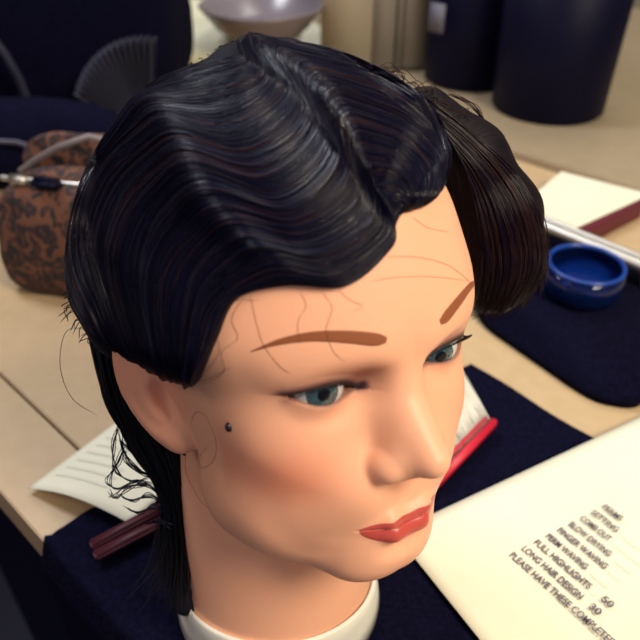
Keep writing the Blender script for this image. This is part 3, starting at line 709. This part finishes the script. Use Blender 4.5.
# black tote behind the handbag
tt_ = empty('tote_bag', (-.545,1.175,.012), 0); tag(tt_, 'large black bag in the dark corner behind the leopard handbag', 'bag')
puff('bag_body', (0,0,.21), (.33,.14,.21), m_cloth, tt_, 7)
th_ = np.linspace(0,PI,16)
tube1('handle', [(-.16+.14*(1-math.cos(a)), -.17-.02*math.sin(a), .06+.17*math.sin(a)) for a in th_], .006, mat('dark_strap', (.02,.02,.045), .5), tt_)
box('bag_tag', (-.19,-.14,.25), (.03,.004,.04), mat('grey_tag', (.06,.05,.09), .6), tt_, .001, rx=-.3)
b2 = empty('black_pouch', (-.41,.90,.0), 0); tag(b2, 'slouching black pouch between leopard handbag and pleated net', 'pouch'); puff('bag_body', (0,0,.055), (.16,.06,.055), m_cloth, b2, 3)
tube1('drawcord', [(-.14,-.06,.07),(-.06,-.065,.085),(.03,-.065,.08),(.10,-.06,.05)], .003, mat('cord', (.05,.05,.085), .5), b2)
# pleated translucent hair net
m_net = mat('grey_net', (.02,.02,.04), .7, 0, .4, Alpha=.75)
nb = tb(165,130,.01); P = np.zeros((80,12,3))
for a in range(80):
    for b in range(12):
        g, v = a/79, b/11; an = math.radians(80+75*g); rr = .03+.10*v
        P[a,b] = [rr*math.cos(an)*.9, .012*math.sin(a*1.25)*v+.03*v, .02+rr*math.sin(an)]
nt_ = grid_obj('pleated_net', P, m_net, .0006); nt_.location = (-.245,.97,.012); tag(nt_, 'fan of grey pleated netting propped behind the hair at left', 'net')
# cream towel, bowl, papers at the back
m_cream = noise_mat('cream_towel', (.74,.71,.50), (.80,.77,.57), 25, .85, 3, .3)
ct = tb(205,70,.05)
cw = puff('cream_towel', (-.245,1.53,.042), (.175,.2,.030), m_cream, None, 5); cw.rotation_euler[2] = 0; tag(cw, 'folded cream towel on the rear counter behind the hair', 'towel')
bw = tb(262,36,.08); bo = lathe('bowl', [(0,0),(.06,0),(.085,.02),(.108,.05),(.112,.055),(.108,.056),(.10,.046),(.08,.024),(.055,.008),(0,.008)], mat('grey_ceramic', (.20,.17,.20), .25, 0, .6), None, 64, (bw[0],bw[1]+.02,.074)); tag(bo, 'shallow grey bowl resting on the cream towel', 'bowl')
wp = [tb(306,20,.013), tb(296,60,.013), tb(345,60,.013), tb(322,28,.013)]
w_ = slab('index_card', [q[:2] for q in wp], .0125, .016, m_paper); tag(w_, 'white card beside the grey bowl behind the crown of the hair', 'card')
cc = tb(331,42,.013); cu_ = lathe('dark_cup', [(0,0),(.014,0),(.017,.002),(.018,.06),(.0165,.062),(.016,.01),(0,.008)], m_black, None, 32, (cc[0]+.01,cc[1]+.04,.013)); tag(cu_, 'small black cup between white card and cabinet', 'cup')
# cabinet
cb0, cb1 = tb(342,74,.012), tb(427,74,.012); yb = cb0[1]-.005
cab = empty('cabinet', ((cb0[0]+cb1[0])/2, yb+.035, .0125)); tag(cab, 'beige cabinet with upright grey panels behind the hair', 'cabinet')
wt = cb1[0]-cb0[0]; m_pan = mat('grey_panel', (.33,.30,.27), .5); m_bei = mat('beige_panel', (.50,.44,.34), .5)
box('cabinet_body', (-.02,.12,.22), (wt+.04,.22,.44), m_bei, cab, .002)
sc_ = wt/85
box('door', (-wt/2+.5*30*sc_-.02,-.003,.22), (30*sc_+.04,.016,.43), m_bei, cab, .002)
box('door', (-wt/2+41*sc_,-.006,.22), (21*sc_,.02,.43), m_pan, cab, .002)
box('door_gap', (-wt/2+56*sc_,-.001,.22), (8*sc_,.016,.43), mat('dark_gap', (.05,.045,.06), .6), cab, .001)
box('mullion', (-wt/2+56*sc_,-.008,.22), (4.5*sc_,.012,.43), m_pan, cab, .001)
box('door', (-wt/2+72*sc_,-.006,.22), (24*sc_,.02,.43), m_pan, cab, .002)
# two black bins
def bin_(name, pxc, pyc, r, h, label, extra=0):
    q = tb(pxc, pyc, .012); o = empty('waste_bin', (q[0], q[1]+r, .0125)); tag(o, label, 'bin', 'black bins on the rear counter')
    lathe('bin_body', [(0,0),(r*.93,0),(r*.965,.004),(r*1.03,h),(r*1.0,h),(r*.92,.008),(0,.008)], m_black, o, 72); lathe('rim', [(r*1.02,h-.012),(r*1.055,h-.01),(r*1.06,h),(r*1.04,h+.004),(r*1.01,h+.002),(r*1.02,h-.012)], m_black, o, 72); return o
bin_('waste_bin', 562, 128, .094, .27, 'tall round black bin at the right of the rear counter')
b3 = bin_('waste_bin', 474, 94, .080, .30, 'black bin between the cabinet and the right bin')
pl_ = box('bin_label', (-.078,-.083,.125), (.03,.002,.045), mat('grey_label', (.12,.12,.16), .6), b3, .0005, rz=-.75)
# ------------------------------------------------------------------ camera, light
cam = bpy.data.cameras.new('camera'); cam.sensor_width = 36; cam.lens = F/640*36
co = bpy.data.objects.new('camera', cam); COL.objects.link(co); co.location = CAM; co.rotation_euler = (PI/2-PITCH, 0, 0)
cam.dof.use_dof = True; cam.dof.focus_distance = .345; cam.dof.aperture_fstop = 9.0
sc = bpy.context.scene; sc.camera = co
w = bpy.data.worlds.new('world'); sc.world = w; w.use_nodes = True
w.node_tree.nodes['Background'].inputs[0].default_value = (.85,.85,1,1); w.node_tree.nodes['Background'].inputs[1].default_value = .24
def area(loc, tgt, size, power, col=(1,1,1)):
    l = bpy.data.lights.new('area_lamp', 'AREA'); l.size = size; l.energy = power; l.color = col
    o = bpy.data.objects.new('area_lamp', l); COL.objects.link(o); o.location = loc
    o.rotation_euler = (Vector(tgt)-Vector(loc)).to_track_quat('-Z','Y').to_euler(); return o
area((.9,-.4,1.4), (0,.35,.2), .6, 36, (1,.87,.66))
area((-1.3,-.3,1.5), (-.05,.3,.2), .6, 5, (1,.76,.66))  # added soft fill from the left, lifting the darker side of the face
area((-.85,1.05,1.6), (0,.5,.2), .45, 18, (.9,.93,1))
area((.5,1.5,2.0), (.2,1.0,0), .7, 12, (1,.95,.85))
sc.view_settings.view_transform = 'Standard'; sc.view_settings.look = 'None'; sc.view_settings.exposure = 0; sc.view_settings.gamma = 1
